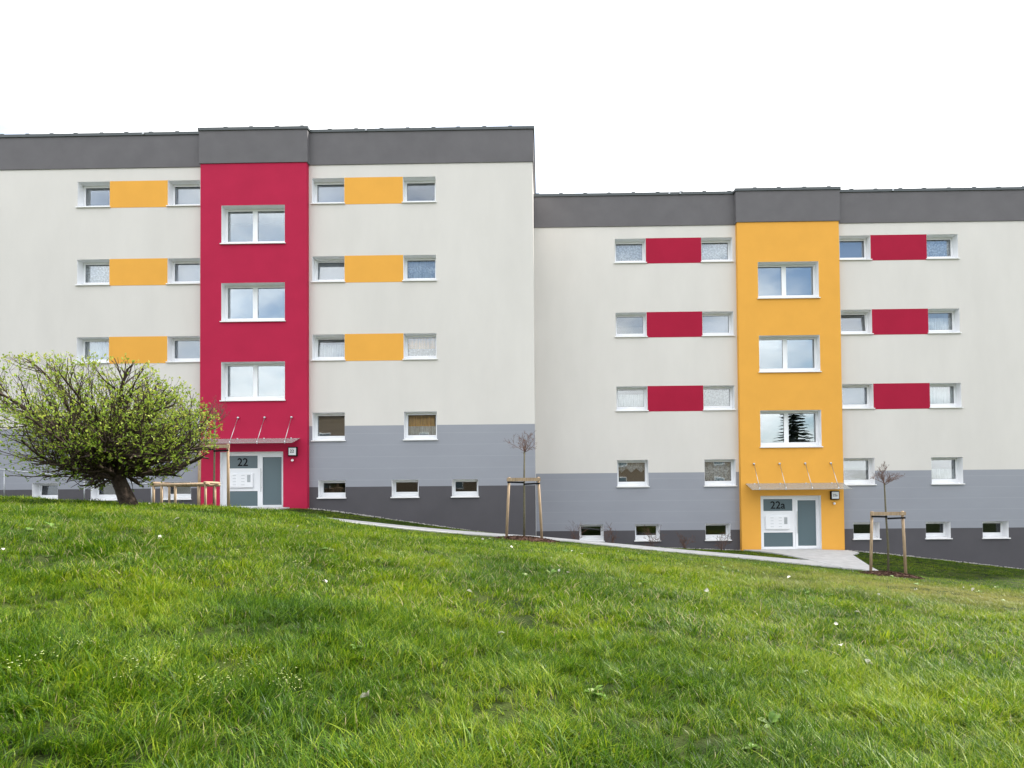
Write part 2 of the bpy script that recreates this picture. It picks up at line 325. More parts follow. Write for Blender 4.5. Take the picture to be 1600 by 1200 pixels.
def window(parent,x0,x1,zt,zb,Yf,kind='blind',tilt=0,panes=1,basement=False):
    """zb = underside of the sill"""
    e=.004; sh=.045
    w_=MB(); zr=zb+sh
    y1=Yf+REC
    # painted reveal liner
    w_.box(x0+e*.2,x0+e,Yf+.002,y1,zr,zt); w_.box(x1-e,x1-e*.2,Yf+.002,y1,zr,zt); w_.box(x0+e,x1-e,Yf+.002,y1,zt-e,zt-e*.2)
    wo=w_.build('window',M['reveal'],parent)
    sl=MB(); sl.hexa([(x0-.035,Yf-.06,zb),(x1+.035,Yf-.06,zb),(x1+.035,Yf-.003,zb),(x0-.035,Yf-.003,zb),(x0-.035,Yf-.06,zb+.033),(x1+.035,Yf-.06,zb+.033),(x1+.035,Yf-.003,zb+.04),(x0-.035,Yf-.003,zb+.04)])
    sl.hexa([(x0+e,Yf-.003,zb+.004),(x1-e,Yf-.003,zb+.004),(x1-e,y1,zb+.004),(x0+e,y1,zb+.004),(x0+e,Yf-.003,zb+.04),(x1-e,Yf-.003,zb+.04),(x1-e,y1,zb+.085),(x0+e,y1,zb+.085)])
    sl.build('sill',M['sill'],wo)
    # outer frame
    fl,fb,ft=.045,.10,.048
    fz0=zb+.07
    fm=MB(); frame_bars(fm,x0+e,x1-e,fz0,zt-e,y1,y1+.07,fl,fl,fb,ft)
    n=panes; xs=[x0+e+fl]
    if n==2:
        xm=x0+(x1-x0)*.475; fm.box(xm-.05,xm+.05,y1-.004,y1+.07,fz0+fb,zt-e-ft); spans=[(x0+e+fl,xm-.05),(xm+.05,x1-e-fl)]
    else: spans=[(x0+e+fl,x1-e-fl)]
    fo=fm.build('frame',M['pvc'],wo)
    for (a,b) in spans:
        s=MB(); za,zb2=fz0+fb,zt-e-ft; sw=.035
        L=[]
        ys0,ys1=y1-.012,y1+.055
        frame_bars(s,a+.002,b-.002,0,zb2-za,0,ys1-ys0,sw,sw,.05,sw)
        so=s.build('sash',M['pvc'],wo,loc=(0,ys0,za)); 
        g=MB(); g.box(a+sw-.004,b-sw+.004,.028,.040,.046,zb2-za-sw+.004); go=g.build('pane',M['cellarglass' if basement else ('stairglass' if panes==2 else 'glass')],wo,loc=(0,ys0,za))
        k=MB(); frame_bars(k,a+sw,b-sw,.05,zb2-za-sw,.018,.027,.008,.008,.008,.010); ko=k.build('gasket',M['gasket'],wo,loc=(0,ys0,za))
        if tilt:
            for q in (so,go,ko): q.rotation_euler=(-R(tilt),0,0); q.location=(0,ys0+.01,za)
    # curtains / blinds, and dark sheets standing in for dim rooms
    cx0,cx1,cz0,cz1=x0+.02,x1-.02,zb+.13,zt-.02; Yc=y1+(.13 if not tilt else .26)
    def cur(kind_mat,z0,z1,amp,waves,zig=0,nm='curtain',xa=cx0,xb=cx1,dy=0): obj(nm,curtain_mesh(nm,xa,xb,z0,z1,Yc+dy,amp,waves,zig),M[kind_mat],wo)
    H=cz1-cz0
    if kind=='blind': cur('blind',cz0,cz1,0,2,nm='blind')
    elif kind=='darkroom': cur('roomdark',cz0,cz1,0,2,nm='blind')  # no real blind: dark sheet in place of the room's shade
    elif kind=='lace': cur('lace',cz0,cz1,.012,7)
    elif kind=='lacegrey': cur('lacegrey',cz0,cz1,.02,6)
    elif kind=='sheer': cur('sheer',cz0,cz1,.018,8)
    elif kind=='orange': cur('orange',cz0,cz1,.02,7,dy=.05,xb=cx1-.14); cur('sheer',cz0,cz0+H*.48,.012,8)
    elif kind=='orangetop': cur('orange',cz0+H*.35,cz1,.004,3,dy=.05); cur('lacegrey',cz0,cz0+H*.45,.015,8)
    elif kind=='valance': cur('lace',cz1-H*.50,cz1,.006,3,zig=H*.2); cur('roomdark',cz0,cz1,0,2,dy=.5,nm='blind')  # dark backing sheet stands in for room shade behind the lace
    elif kind=='cafe': cur('sheer',cz0,cz0+H*.55,.012,9)
    elif kind=='cafehigh': cur('sheer',cz0,cz0+H*.72,.012,9)
    elif kind=='half': cur('blindwhite',cz0+H*.52,cz1,0,2,nm='blind'); cur('roomdark',cz0,cz1,0,2,dy=.06,nm='blind')  # dark sheet below the white blind stands in for the dim room
    elif kind=='swag': cur('sheer',cz0,cz1,.012,6,dy=.05); cur('lace',cz0+H*.25,cz1-H*.3,.012,4,zig=H*.25)
    return wo
def text_mesh(body,size):
    c=bpy.data.curves.new('t','FONT'); c.body=body; c.size=size; c.extrude=.002; c.offset=.004*size/.4; c.align_x='CENTER'; c.resolution_u=6
    o=bpy.data.objects.new('t',c); COL.objects.link(o); dg=bpy.context.evaluated_depsgraph_get()
    me=bpy.data.meshes.new_from_object(o.evaluated_get(dg)); bpy.data.objects.remove(o)
    me.transform(Matrix.Rotation(R(90),4,'X')); me.materials.clear(); return me

def block(name,label,xc,Yf,dz,accent,panel,number,xl,xr,base,kinds,bas,canopy,up_off):
    """one apartment block; heights given for the tall block, shifted by dz"""
    root=obj(name,None); root.location=(0,0,0); tag(root,label,'building')
    TW=1.93; YT=Yf-.23; TH=.36
    ztops=[11.64+dz,8.775+dz,5.92+dz]; hU=.965; zg,hg=3.085+dz,1.045
    zP0,zP1,zF=12.115+dz,13.30+dz,13.40+dz; zB1,zB0=2.595+dz,.39+dz; zbot=base
    lo=[(xc+a,xc+b) for a,b in up_off]
    holes=[]
    for (a,b) in lo:
        for z in ztops: holes.append((a,b,z-hU+.004,z))
        holes.append((a,b,zg-hg+.004,zg))
    bh=[(a,b,.0+dz-.005,.63+dz) for a,b in bas]
    def hb(z0,z1): return [(h[0],h[1],max(h[2],z0-1),min(h[3],z1+1)) for h in holes+bh if h[3]>z0 and h[2]<z1]
    for sx0,sx1 in ((xl,xc-TW),(xc+TW,xr)):
        for nm,z0,z1,mt in (('upper_wall',zB1,zP0,M['white']),('grey_wall_band',zB0,zB1,M['midgrey']),('plinth',zbot,zB0,M['dark'])):
            wall_grid(nm,sx0,sx1,z0,z1,Yf,TH,[h for h in hb(z0,z1) if sx0<h[0]<sx1],mt,root)
    # stairwell bay
    tw0,tw1=xc-1.165,xc+1.135; tz=[10.585+dz,7.765+dz,4.91+dz]; dw0,dw1,dzt=xc-1.20,xc+1.07,1.67+dz; doorb=-.36+dz
    th=[(tw0,tw1,z-1.42,z) for z in tz]+[(dw0,dw1,zbot-1,dzt)]
    bay=wall_grid('stairwell_bay',xc-TW,xc+TW,zbot,zP0+.005,YT,TH+.22,th,accent,root)
    # rest of the shell: gables, back, roof
    D=11.0; g=MB(); g.box(xl,xl+.3,Yf+TH,Yf+D,zbot,zP0); g.build('gable_wall',M['white'],root)
    g=MB(); g.box(xr-.3,xr,Yf+TH,Yf+D,zbot,zP0); g.build('gable_wall',M['white'],root)
    g=MB(); g.box(xl+.3,xr-.3,Yf+D-.3,Yf+D,zbot,zP0); g.build('back_wall',M['white'],root)
    g=MB(); g.box(xl+.1,xr-.1,Yf+.1,Yf+D-.1,zP0+.3,zP0+.5); g.build('roof',M['roof'],root)
    # floors inside
    for z in (zg-1.95,ztops[2]-1.95,ztops[1]-1.95,ztops[0]-1.95):
        g=MB(); g.box(xl+.3,xr-.3,Yf+TH+.9,Yf+D-.3,z-.2,z); g.build('floor_slab',M['inside'],root)
    g=MB(); g.box(xl+.3,xr-.3,Yf+5.2,Yf+5.35,zbot,zP0); g.build('inner_wall',M['inside'],root)
    # parapet ring + flashing
    pr=.035
    def para(nm,x0,x1,y0,y1,z0,z1,mt): g=MB(); g.box(x0,x1,y0,y1,z0,z1); return g.build(nm,mt,root)
    para('parapet',xl-pr,xc-TW-.04,Yf-pr,Yf+.3,zP0,zP1,M['parapet']); para('parapet',xc+TW+.04,xr+pr,Yf-pr,Yf+.3,zP0,zP1,M['parapet'])
    para('parapet',xc-TW-.04,xc+TW+.04,YT-pr,Yf+.3,zP0+.005,zP1+.01,M['parapet'])
    para('parapet',xl-pr,xl+.3,Yf+.3,Yf+D,zP0,zP1,M['parapet']); para('parapet',xr-.3,xr+pr,Yf+.3,Yf+D,zP0,zP1,M['parapet']); para('parapet',xl+.3,xr-.3,Yf+D-.3,Yf+D+pr,zP0,zP1,M['parapet'])
    fo=.075
    f1=para('roof_flashing',xl-fo,xc-TW-.075,Yf-fo,Yf+.33,zP1,zF,M['flashing']); f2=para('roof_flashing',xc+TW+.075,xr+fo,Yf-fo,Yf+.33,zP1,zF,M['flashing'])
    f3=para('roof_flashing',xc-TW-.075,xc+TW+.075,YT-fo,Yf+.33,zP1+.01,zF+.01,M['flashing'])
    para('roof_flashing',xl-fo,xl+.33,Yf+.33,Yf+D+fo,zP1,zF,M['flashing']); para('roof_flashing',xr-.33,xr+fo,Yf+.33,Yf+D+fo,zP1,zF,M['flashing']); 
    cm=MB().box(-.07,.07,-.03,.05,0,.035).mesh('flashing_clip')
    x=xl+.6; rng=random.Random(3)
    while x<xr-.3:
        t=abs(x-xc)<TW; obj('flashing_clip',cm,M['flashing'],f3 if t else (f1 if x<xc else f2),loc=(x,(YT if t else Yf)-.03,zF+(.01 if t else 0)))
        x+=.93+rng.uniform(-.04,.04)
    km=MB().tube([(0,0,-.09),(0,0,.06)],.012,6).tube([(-.05,0,.055),(.05,0,.055)],.012,6).box(-.03,.03,-.02,.02,-.11,-.05).mesh('conductor_clamp')
    for px in canopy['clamps']: obj('conductor_clamp',km,M['galv'],root,loc=(px,Yf-fo-.02,zF+.02))
    # windows + colour panels
    for ci,(a,b) in enumerate(lo):
        for ri,z in enumerate(ztops):
            kd=kinds[ci][ri]; tl=0
            if kd.endswith('!'): kd=kd[:-1]; tl=6
            window(root,a,b,z,z-hU,Yf,kd,tl)
        window(root,a,b,zg,zg-hg,Yf,kinds[ci][3])
    for a,b in ((lo[0][1],lo[1][0]),(lo[2][1],lo[3][0])):
        for z in ztops:
            g=MB(); g.box(a+.003,b-.003,Yf-.006,Yf+.02,z-hU-.012,z+.004); g.build('colour_panel',panel,root)
    for i,(a,b) in enumerate(bas):
        window(root,a,b,.63+dz,-.03+dz,Yf,'none',6 if canopy.get('tiltbas')==i else 0,1,True)
    for z in tz: window(root,tw0,tw1,z,z-1.42,YT,'none',0,2)
    # entrance door with side panel
    yd=YT+.20; W=dw1-dw0; Ht=dzt-doorb
    dm=MB(); dm.box(dw0+.001,dw0+.006,YT+.003,yd,doorb,dzt); dm.box(dw1-.006,dw1-.001,YT+.003,yd,doorb,dzt); dm.box(dw0+.006,dw1-.006,YT+.003,yd,dzt-.006,dzt-.001)
    frame_bars(dm,dw0+.006,dw1-.006,doorb,dzt-.006,yd,yd+.09,.16,.08,.09,.12)
    xm0,xm1=dw0+1.27,dw0+1.36; dm.box(xm0,xm1,yd,yd+.09,doorb+.09,dzt-.126)
    sx0,sx1=dw0+.166,xm0; zt_=dzt-.126
    zp=[dzt-.58,dzt-1.40]
    dm.box(sx0,sx1,yd+.01,yd+.08,zp[1],zp[0])
    do=dm.build('entrance_door',M['pvc'],root)
    g=MB(); g.box(sx0,sx1,yd+.03,yd+.045,zp[0],zt_); pt=g.build('pane',M['doorglass'],do)
    g=MB(); g.box(sx0,sx1,yd+.03,yd+.045,doorb+.09,zp[1]); g.build('pane',M['doorglass'],do)
    lf=MB(); frame_bars(lf,xm1+.004,dw1-.09,doorb+.02,zt_-.004,yd-.015,yd+.06,.09,.03,.10,.05); lf.build('door_leaf',M['pvc'],do)
    g=MB(); g.box(xm1+.09,dw1-.115,yd+.02,yd+.035,doorb+.115,zt_-.05); g.build('pane',M['doorglass'],do)
    hx=xm1+.055; h=MB(); zc=doorb+1.02; h.tube([(hx,yd-.075,zc-.42),(hx,yd-.075,zc+.42)],.014,8)
    for q in (-.27,.27): h.tube([(hx,yd-.075,zc+q),(hx,yd-.01,zc+q)],.010,6)
    h.build('handle',M['steel'],do)
    # letter boxes
    bx0,bx1,bz0,bz1=dw0+.22,dw0+1.12,dzt-1.28,dzt-.76
    g=MB(); g.box(bx0,bx1,yd-.07,yd+.01,bz0,bz1); lb=g.build('letter_box_unit',M['pvc'],do)
    bvm=lb.modifiers.new('bevel','BEVEL'); bvm.width=.02; bvm.segments=2
    fm=MB().box(0,.27,-.006,0,0,.085).mesh('letter_flap')
    sm=MB().box(0,.12,-.003,0,0,.012).mesh('name_slot')
    for i in range(2):
        for j in range(4):
            xx=bx0+.05+i*.31; zz=bz0+.05+j*.112
            fl_=obj('letter_flap',fm,M['pvc'],do,loc=(xx,yd-.071,zz)); obj('name_slot',sm,M['galv'],do,loc=(xx+.13,yd-.0775,zz+.05))
    g=MB(); g.box(bx1-.2,bx1-.08,yd-.074,yd-.07,bz0+.2,bz1-.06); g.build('intercom_grille',M['galv'],do)
    tm=text_mesh(number,.40); to=obj('house_number',tm,M['black'],do,loc=((sx0+sx1)/2-(.0 if number=='22' else .0),yd+.026,zp[0]+.09))
    th_=MB(); th_.box(dw0+.006,dw1-.006,YT-.0,yd+.09,doorb-.1,doorb-.002); th_.build('threshold',M['concrete'],do)
    # glass canopy on rods
    cx0,cx1=canopy['x0'],canopy['x1']; zb,zf,dp=canopy['zb'],canopy['zf'],.80
    cg=MB(); cg.hexa([(cx0,YT-dp,zf-.02),(cx1,YT-dp,zf-.02),(cx1,YT-.01,zb-.02),(cx0,YT-.01,zb-.02),(cx0,YT-dp,zf),(cx1,YT-dp,zf),(cx1,YT-.01,zb),(cx0,YT-.01,zb)])
    co=cg.build('glass_canopy',M['canopyglass'],root)
    for rx in canopy['rods']:
        r=MB(); za=canopy['za']; r.tube([(rx,YT-.05,za),(rx,YT-.68,zf+(zb-zf)*.15+.012)],.011,6); r.tube([(rx,YT-.001,za),(rx,YT-.06,za)],.038,8); r.tube([(rx,YT-.68,zf-.03),(rx,YT-.68,zf+.07)],.022,8)
        r.tube([(rx,YT-.08,zb-.035),(rx,YT-.08,zb+.012)],.03,8); r.build('rod',M['steel'],co,True)
    # lit number box and motion sensor
    lx,lz=canopy['lamp']; s=.165
    g=MB(); g.box(lx-s,lx+s,YT-.11,YT-.001,lz-s,lz+s); la=g.build('number_lamp',M['black'],root); bv=la.modifiers.new('bevel','BEVEL'); bv.width=.02; bv.segments=2
    g=MB(); g.box(lx-s+.035,lx+s-.035,YT-.118,YT-.109,lz-s+.035,lz+s-.035); g.build('lamp_face',M['lampface'],la)
    obj('lamp_number',text_mesh(number,.15 if number=='22' else .12),M['black'],la,loc=(lx-.01,YT-.119,lz-.04))
    g=MB(); g.tube([(lx-.02,YT,lz-.30),(lx-.02,YT-.05,lz-.30)],.035,10); g.tube([(lx-.02,YT-.03,lz-.30),(lx-.02,YT-.075,lz-.325),(lx-.02,YT-.095,lz-.345)],[.045,.045,.02],10); g.build('motion_sensor',M['pvc'],root,True)
    return root
YL,YR_=24.5,26.2
XL,XRc=-10.345,9.44
UP=[(-6.575,-5.385),(-3.245,-2.055),(2.045,3.225),(5.365,6.555)]
def at(px,py,Y): p=pix(px,py,Y); return p.x,p.z
lampL=at(458.5,705.7,YL-.23); lampR=at(1303.3,773.8,YR_-.23)
cl0=at(468.7,684.5,YL-.24)
clf=at(456,691,YL-1.03)
crb=at(1165,755.5,YR_-.24); crb2=at(1316,754.5,YR_-.24); crf=at(1250,764,YR_-1.03)
rl=[at(q,653,YL-.23) for q in (331,372.6,414,456)]; rr=[at(q,724.5,YR_-.23) for q in (1177.5,1217.5,1257.5,1297.7)]
block('apartment_block','taller white apartment block with red stairwell bay, yellow panels and door 22',XL,YL,0,M['red'],M['yellow'],'22',-24.0,-.26,-4.2,
  [['none','lace','sheer','lace'],['blind','blind','blind','darkroom'],['blind','blind!','cafehigh!','darkroom'],['none','swag','orangetop','orange']],
  [(-18.52,-17.57),(-16.37,-15.41),(-13.72,-12.71),(-8.09,-7.10),(-5.43,-4.46),(-3.26,-2.31)],
  dict(x0=2*XL-.07-cl0[0],x1=cl0[0],zb=cl0[1],zf=clf[1],rods=[p[0] for p in rl],za=rl[1][1],lamp=lampL,clamps=[at(226,210,YL)[0],at(573,205,YL)[0]],tiltbas=0),UP)
block('apartment_block','lower white apartment block with yellow stairwell bay, red panels and door 22a',XRc,YR_,-1.737,M['yellow'],M['redpanel'],'22a',-.7,23.5,-5.0,
  [['lace','none','cafehigh','valance'],['lace','blind','lacegrey','lace'],['blind','darkroom!','blind','half'],['lace','cafehigh','sheer','cafe']],
  [(1.39,2.32),(3.52,4.46),(6.20,7.15),(11.81,12.80),(14.54,15.48),(16.68,17.66)],
  dict(x0=crb[0],x1=crb2[0],zb=crb[1],zf=crf[1],rods=[p[0] for p in rr],za=rr[1][1],lamp=lampR,clamps=[at(1045,302,YR_)[0],at(1062,304,YR_)[0],at(1393,296,YR_)[0]]),UP)

# gravel drip strips at the foot of the walls
def gravel(name,x0,x1,Y,label):
    rng=random.Random(11); V=[];Fc=[]; x=x0
    n=int((x1-x0)*70)
    for i in range(n):
        x=rng.uniform(x0,x1); y=Y-rng.uniform(.02,.34); z=hz(x,y)+rng.uniform(.0,.03); s=rng.uniform(.014,.034)
        b=len(V); a=rng.uniform(0,6.28)
        for k in range(4): V.append((x+s*math.cos(a+k*1.57)*rng.uniform(.7,1.2),y+s*math.sin(a+k*1.57)*rng.uniform(.7,1.2),z+rng.uniform(-.2,.2)*s))
        V.append((x,y,z+s*.7)); V.append((x,y,z-s))
        for k in range(4): Fc+=[(b+k,b+(k+1)%4,b+4),(b+(k+1)%4,b+k,b+5)]
    o=obj(name,pydata(name,V,Fc),M['gravel']); tag(o,label,'gravel',kind='stuff')
gravel('gravel_strip',-8.35,-.3,YL,'pale pebbles along the foot of the taller block')
gravel('gravel_strip',-.2,7.45,YR_,'pale pebbles along the foot of the lower block left of its bay')
gravel('gravel_strip',11.45,19.4,YR_,'pale pebbles along the foot of the lower block right of its bay')

# ------------------------------------------------------------------ trees
def leaf_material(name,c0,c1,c2,trans=.35):
    m=bpy.data.materials.new(name); m.use_nodes=True; t=m.node_tree; p=t.nodes['Principled BSDF']; p.inputs['Roughness'].default_value=.55; p.inputs['Specular IOR Level'].default_value=.3
    at_=t.nodes.new('ShaderNodeAttribute'); at_.attribute_name='tone'
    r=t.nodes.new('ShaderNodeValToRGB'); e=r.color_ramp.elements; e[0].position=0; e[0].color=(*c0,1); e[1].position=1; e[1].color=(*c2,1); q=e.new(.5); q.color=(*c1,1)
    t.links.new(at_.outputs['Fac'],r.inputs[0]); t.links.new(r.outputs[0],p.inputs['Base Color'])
    tl=t.nodes.new('ShaderNodeBsdfTranslucent'); t.links.new(r.outputs[0],tl.inputs[0]); mixn=t.nodes.new('ShaderNodeMixShader'); mixn.inputs[0].default_value=trans
    t.links.new(p.outputs[0],mixn.inputs[1]); t.links.new(tl.outputs[0],mixn.inputs[2]); t.links.new(mixn.outputs[0],t.nodes['Material Output'].inputs[0])
    return m
M['leaf']=leaf_material('spring_leaves',(.14,.24,.02),(.27,.37,.04),(.50,.50,.10),.45)
def add_tone(me,tones):
    a=me.attributes.new('tone','FLOAT','FACE'); a.data.foreach_set('value',tones)
def perp(d,rng):
    a=Vector((rng.gauss(0,1),rng.gauss(0,1),rng.gauss(0,1))); a-=d*a.dot(d); return a.normalized()
def leaf_quad(V,Fc,p,d,n,l,wd):
    s=d.cross(n).normalized()*wd; b=len(V)
    V+=[tuple(p),tuple(p+d*l*.5+s),tuple(p+d*l),tuple(p+d*l*.5-s)]; Fc.append((b,b+1,b+2,b+3))

def globe_tree():
    rng=random.Random(5)
    base=pix(203,793,14.5); base.z=hz(base.x,14.5)-.03
    root=obj('globe_tree',None); root.location=base
    tag(root,'wide spreading globe tree with fresh yellow green leaves and a leaning trunk','tree')
    S=14.5/F_PX
    tr=[Vector((0,0,-.1)),Vector((-.03,0,.12)),Vector((-.16,0,.42)),Vector((-.30,.02,.72)),Vector((-.44,.03,1.0))]
    MB().tube([tr[0]]+tr[1:],[.215,.17,.15,.14,.115],12).build('trunk',M['bark'],root,True)
    C=Vector((-.98,0,1.78)); A=Vector((2.70,2.3,1.52))    # crown ellipsoid
    def inside(p,k=1.0):
        q=p-C; zz=q.z/(A.z if q.z>0 else 1.42); return (q.x/A.x)**2+(q.y/A.y)**2+zz**2<k*k
    br=MB(); V=[];Fc=[];tone=[]
    def leaves(p,d,n):
        for _ in range(n):
            ld=(d*.6+perp(d,rng)*.9+Vector((0,0,.35))).normalized(); nn=perp(ld,rng); l=rng.uniform(.036,.072)
            q=p+Vector((rng.gauss(0,.02),rng.gauss(0,.02),rng.gauss(0,.02)))
            leaf_quad(V,Fc,q,ld,nn,l,l*.3)
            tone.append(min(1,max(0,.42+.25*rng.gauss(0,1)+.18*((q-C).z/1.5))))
    def branch(p,d,L,r,lev,up):
        n=max(3,int(L/.14)); pts=[p.copy()]; rad=[r]; dd=d.copy(); cur=p.copy(); ok=True
        for i in range(n):
            dd=(dd+perp(dd,rng)*(.13 if lev<2 else .2)+Vector((0,0,up))).normalized(); cur=cur+dd*(L/n)
            if not inside(cur,1.0+rng.uniform(-.04,.07)): 
                if i<1: return
                break
            pts.append(cur.copy()); rad.append(max(.0028,r*(1-.78*(i+1)/n)))
        if len(pts)<2: return
        br.tube(pts,rad,5 if lev<2 else 3,False)
        m=len(pts)
        if lev==0:
            k=0
            for i in range(1,m):
                for _ in range(1 if rng.random()<.65 else 2):
                    f=i/m; a=perp(dd,rng); nd=((pts[i]-pts[i-1]).normalized()*.8+a*rng.uniform(.45,.85)).normalized()
                    branch(pts[i],nd,rng.uniform(.75,1.35)*(1.15-.45*f),rad[i]*.55,1,.035)
        elif lev==1:
            for i in range(1,m):
                for _ in range(1 if rng.random()<.6 else 2):
                    nd=((pts[i]-pts[i-1]).normalized()*.75+perp(dd,rng)*rng.uniform(.35,.8)+Vector((0,0,.12))).normalized()
                    branch(pts[i],nd,rng.uniform(.25,.62),max(.0035,rad[i]*.55),2,.05)
        else:
            for i in range(1,m):
                edge=((pts[i]-C).length/2.0)
                if rng.random()<.22+.38*edge: leaves(pts[i],(pts[i]-pts[i-1]).normalized(),rng.choice((1,2,3)))
            leaves(pts[-1],dd,rng.choice((1,2,3,4)))
    for k in range(26):
        az=k*2.399+rng.uniform(-.25,.25); el=R([4,11,19,28,38,50,66][k%7]+rng.uniform(-5,5))
        t=rng.uniform(.72,1.0) if el>R(15) else rng.uniform(.62,.82)
        i=int(t*4*.999); s=t*4-i; p=tr[i]*(1-s)+tr[i+1]*s
        d=Vector((math.cos(az)*math.cos(el),math.sin(az)*math.cos(el),math.sin(el)))
        branch(p,d,rng.uniform(2.3,3.1),rng.uniform(.045,.075),0,.022 if el<R(25) else .0)
    br.build('branches',M['bark'],root,True)
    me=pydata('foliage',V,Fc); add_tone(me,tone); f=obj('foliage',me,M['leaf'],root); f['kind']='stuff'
    return len(V)//4,len(br.f)
print('globe',globe_tree())

def staked_tree(px,py,Y,htrunk,lean,seed,label_t,label_s,w_top,w_bot,hs,group=None,crown_r=.5,red=.0):
    rng=random.Random(seed); b=pix(px,py,Y); gz=hz(b.x,Y)
    root=obj('young_tree',None); root.location=(b.x,Y,gz); tag(root,label_t,'tree')
    tp=[Vector((0,0,-.08)),Vector((.01,0,htrunk*.33)),Vector((lean*.5,.01,htrunk*.66)),Vector((lean,0,htrunk))]
    MB().tube(tp,[.034,.03,.026,.022],8).build('trunk',M['sapbark'],root,True)
    tw=MB()
    def br(p,d,L,r,lev):
        n=4 if lev<2 else 3; pts=[p]; rad=[r]; dd=d; c=p
        for i in range(n):
            dd=(dd+perp(dd,rng)*.16+Vector((0,0,.06))).normalized(); c=c+dd*(L/n); pts.append(c); rad.append(max(.0022,r*(1-.7*(i+1)/n)))
        tw.tube(pts,rad,4,False)
        if lev<2:
            for i in range(1,n+1):
                for _ in range(1 if rng.random()<.8 else 2): br(pts[i],((pts[i]-pts[i-1]).normalized()*.8+perp(dd,rng)*.7).normalized(),L*rng.uniform(.35,.6),max(.003,rad[i]*.7),lev+1)
        else:
            for q in pts[1:]:
                if rng.random()<.55: tw.tube([q,q+perp(dd,rng)*.018+Vector((0,0,.012))],[.006,.002],4,False)   # buds
    top=tp[-1]
    for k in range(9):
        az=k*2.399+rng.uniform(-.3,.3); el=R(rng.choice((8,22,38,55,75))+rng.uniform(-6,6))
        br(top+Vector((0,0,rng.uniform(-.06,.04))),Vector((math.cos(az)*math.cos(el),math.sin(az)*math.cos(el),math.sin(el))),crown_r*rng.uniform(.7,1.0),.010,0)
    tw.build('crown',M['twig'],root,True)
    # wooden stake frame
    fr=obj('tree_stakes',None); fr.location=(b.x,Y,gz); tag(fr,label_s,'tree stake',group)
    for sx in (-1,1):
        xb=sx*w_bot/2; xt=sx*w_top/2; zg=hz(b.x+xb,Y)-gz
        MB().tube([(xb,.02*sx,zg-.15),(xb*.5+xt*.5,.01*sx,hs*.5),(xt,0,hs)],[.042,.040,.038],9).build('post',M['wood'],fr,True)
    MB().hexa([(-w_top/2-.07,-.065,hs-.12),(w_top/2+.07,-.065,hs-.12),(w_top/2+.07,-.035,hs-.12),(-w_top/2-.07,-.035,hs-.12),(-w_top/2-.07,-.065,hs-.02),(w_top/2+.07,-.065,hs-.02),(w_top/2+.07,-.035,hs-.02),(-w_top/2-.07,-.035,hs-.02)]).build('crossbar',M['wood'],fr)
    tx=lean*.45*(hs/htrunk)
    s1=MB(); s1.hexa([(-w_top/2-.05,-.075,hs-.17),(tx,-.05,hs-.185),(tx,-.045,hs-.185),(-w_top/2-.05,-.07,hs-.17),(-w_top/2-.05,-.075,hs-.12),(tx,-.05,hs-.135),(tx,-.045,hs-.135),(-w_top/2-.05,-.07,hs-.12)]); s1.build('strap',M['black'],fr)
    s2=MB(); s2.hexa([(tx,-.05,hs-.235),(w_top/2+.05,-.075,hs-.215),(w_top/2+.05,-.07,hs-.215),(tx,-.045,hs-.235),(tx,-.05,hs-.185),(w_top/2+.05,-.075,hs-.165),(w_top/2+.05,-.07,hs-.165),(tx,-.045,hs-.185)]); s2.build('strap',M['black'],fr)
    return b.x,Y,gz
def mulch(x,y,rx,ry,label):
    rng=random.Random(int(x*10)); V=[];Fc=[]; n=18; rings=5
    for i in range(rings+1):
        for k in range(n):
            a=2*math.pi*k/n; r=i/rings; q=1+.12*math.sin(3*a+x); xx=x+rx*r*q*math.cos(a); yy=y+ry*r*q*math.sin(a); V.append((xx,yy,hz(xx,yy)+.10*(1-r*r)+.012-.05*(r>.99)))
    for i in range(rings):
        for k in range(n): Fc.append((i*n+k,i*n+(k+1)%n,(i+1)*n+(k+1)%n,(i+1)*n+k))
    for _ in range(900):
        a=rng.uniform(0,6.28); r=math.sqrt(rng.random())*1.06; xx=x+rx*r*math.cos(a); yy=y+ry*r*math.sin(a); z=hz(xx,yy)+.10*max(0,1-r*r)+.02
        l=rng.uniform(.02,.06); an=rng.uniform(0,6.28); wd=rng.uniform(.006,.016); dx,dy=math.cos(an)*l,math.sin(an)*l; tz=rng.uniform(-.02,.025); b=len(V)
        V+=[(xx-dx,yy-dy,z-tz),(xx+dy*wd/l,yy-dx*wd/l,z+.012),(xx+dx,yy+dy,z+tz),(xx-dy*wd/l,yy+dx*wd/l,z)]; Fc.append((b,b+1,b+2,b+3))
    o=obj('mulch',pydata('mulch',V,Fc),M['mulch']); tag(o,label,'mulch',kind='stuff')
m1=staked_tree(819,843,20.2,2.62,.03,21,'bare young globe tree between two stakes at the joint of the two blocks','pair of wooden stakes holding the bare young tree at the joint of the blocks',.86,1.06,1.86,'wooden tree stakes')
m2=staked_tree(1388,896,19.6,2.62,-.06,22,'thin bare young tree between two stakes beside the door 22a paving','pair of wooden stakes holding the young tree by the door 22a paving',.86,1.02,1.83,'wooden tree stakes',.46)
m3_=staked_tree(334,790,19.6,2.55,.03,23,'bare reddish young tree between two stakes in front of the red bay','pair of wooden stakes in front of the red bay door',.82,.84,1.86,'wooden tree stakes',.52)
mulch(m1[0]+.1,m1[1]-.05,.95,.5,'dark bark mulch around the young tree at the joint of the blocks')
mulch(m2[0]+.05,m2[1]-.05,.85,.5,'dark bark mulch around the young tree by the door 22a paving')
MULCH=[(m1[0]+.1,m1[1]-.05,.95,.5),(m2[0]+.05,m2[1]-.05,.85,.5)]

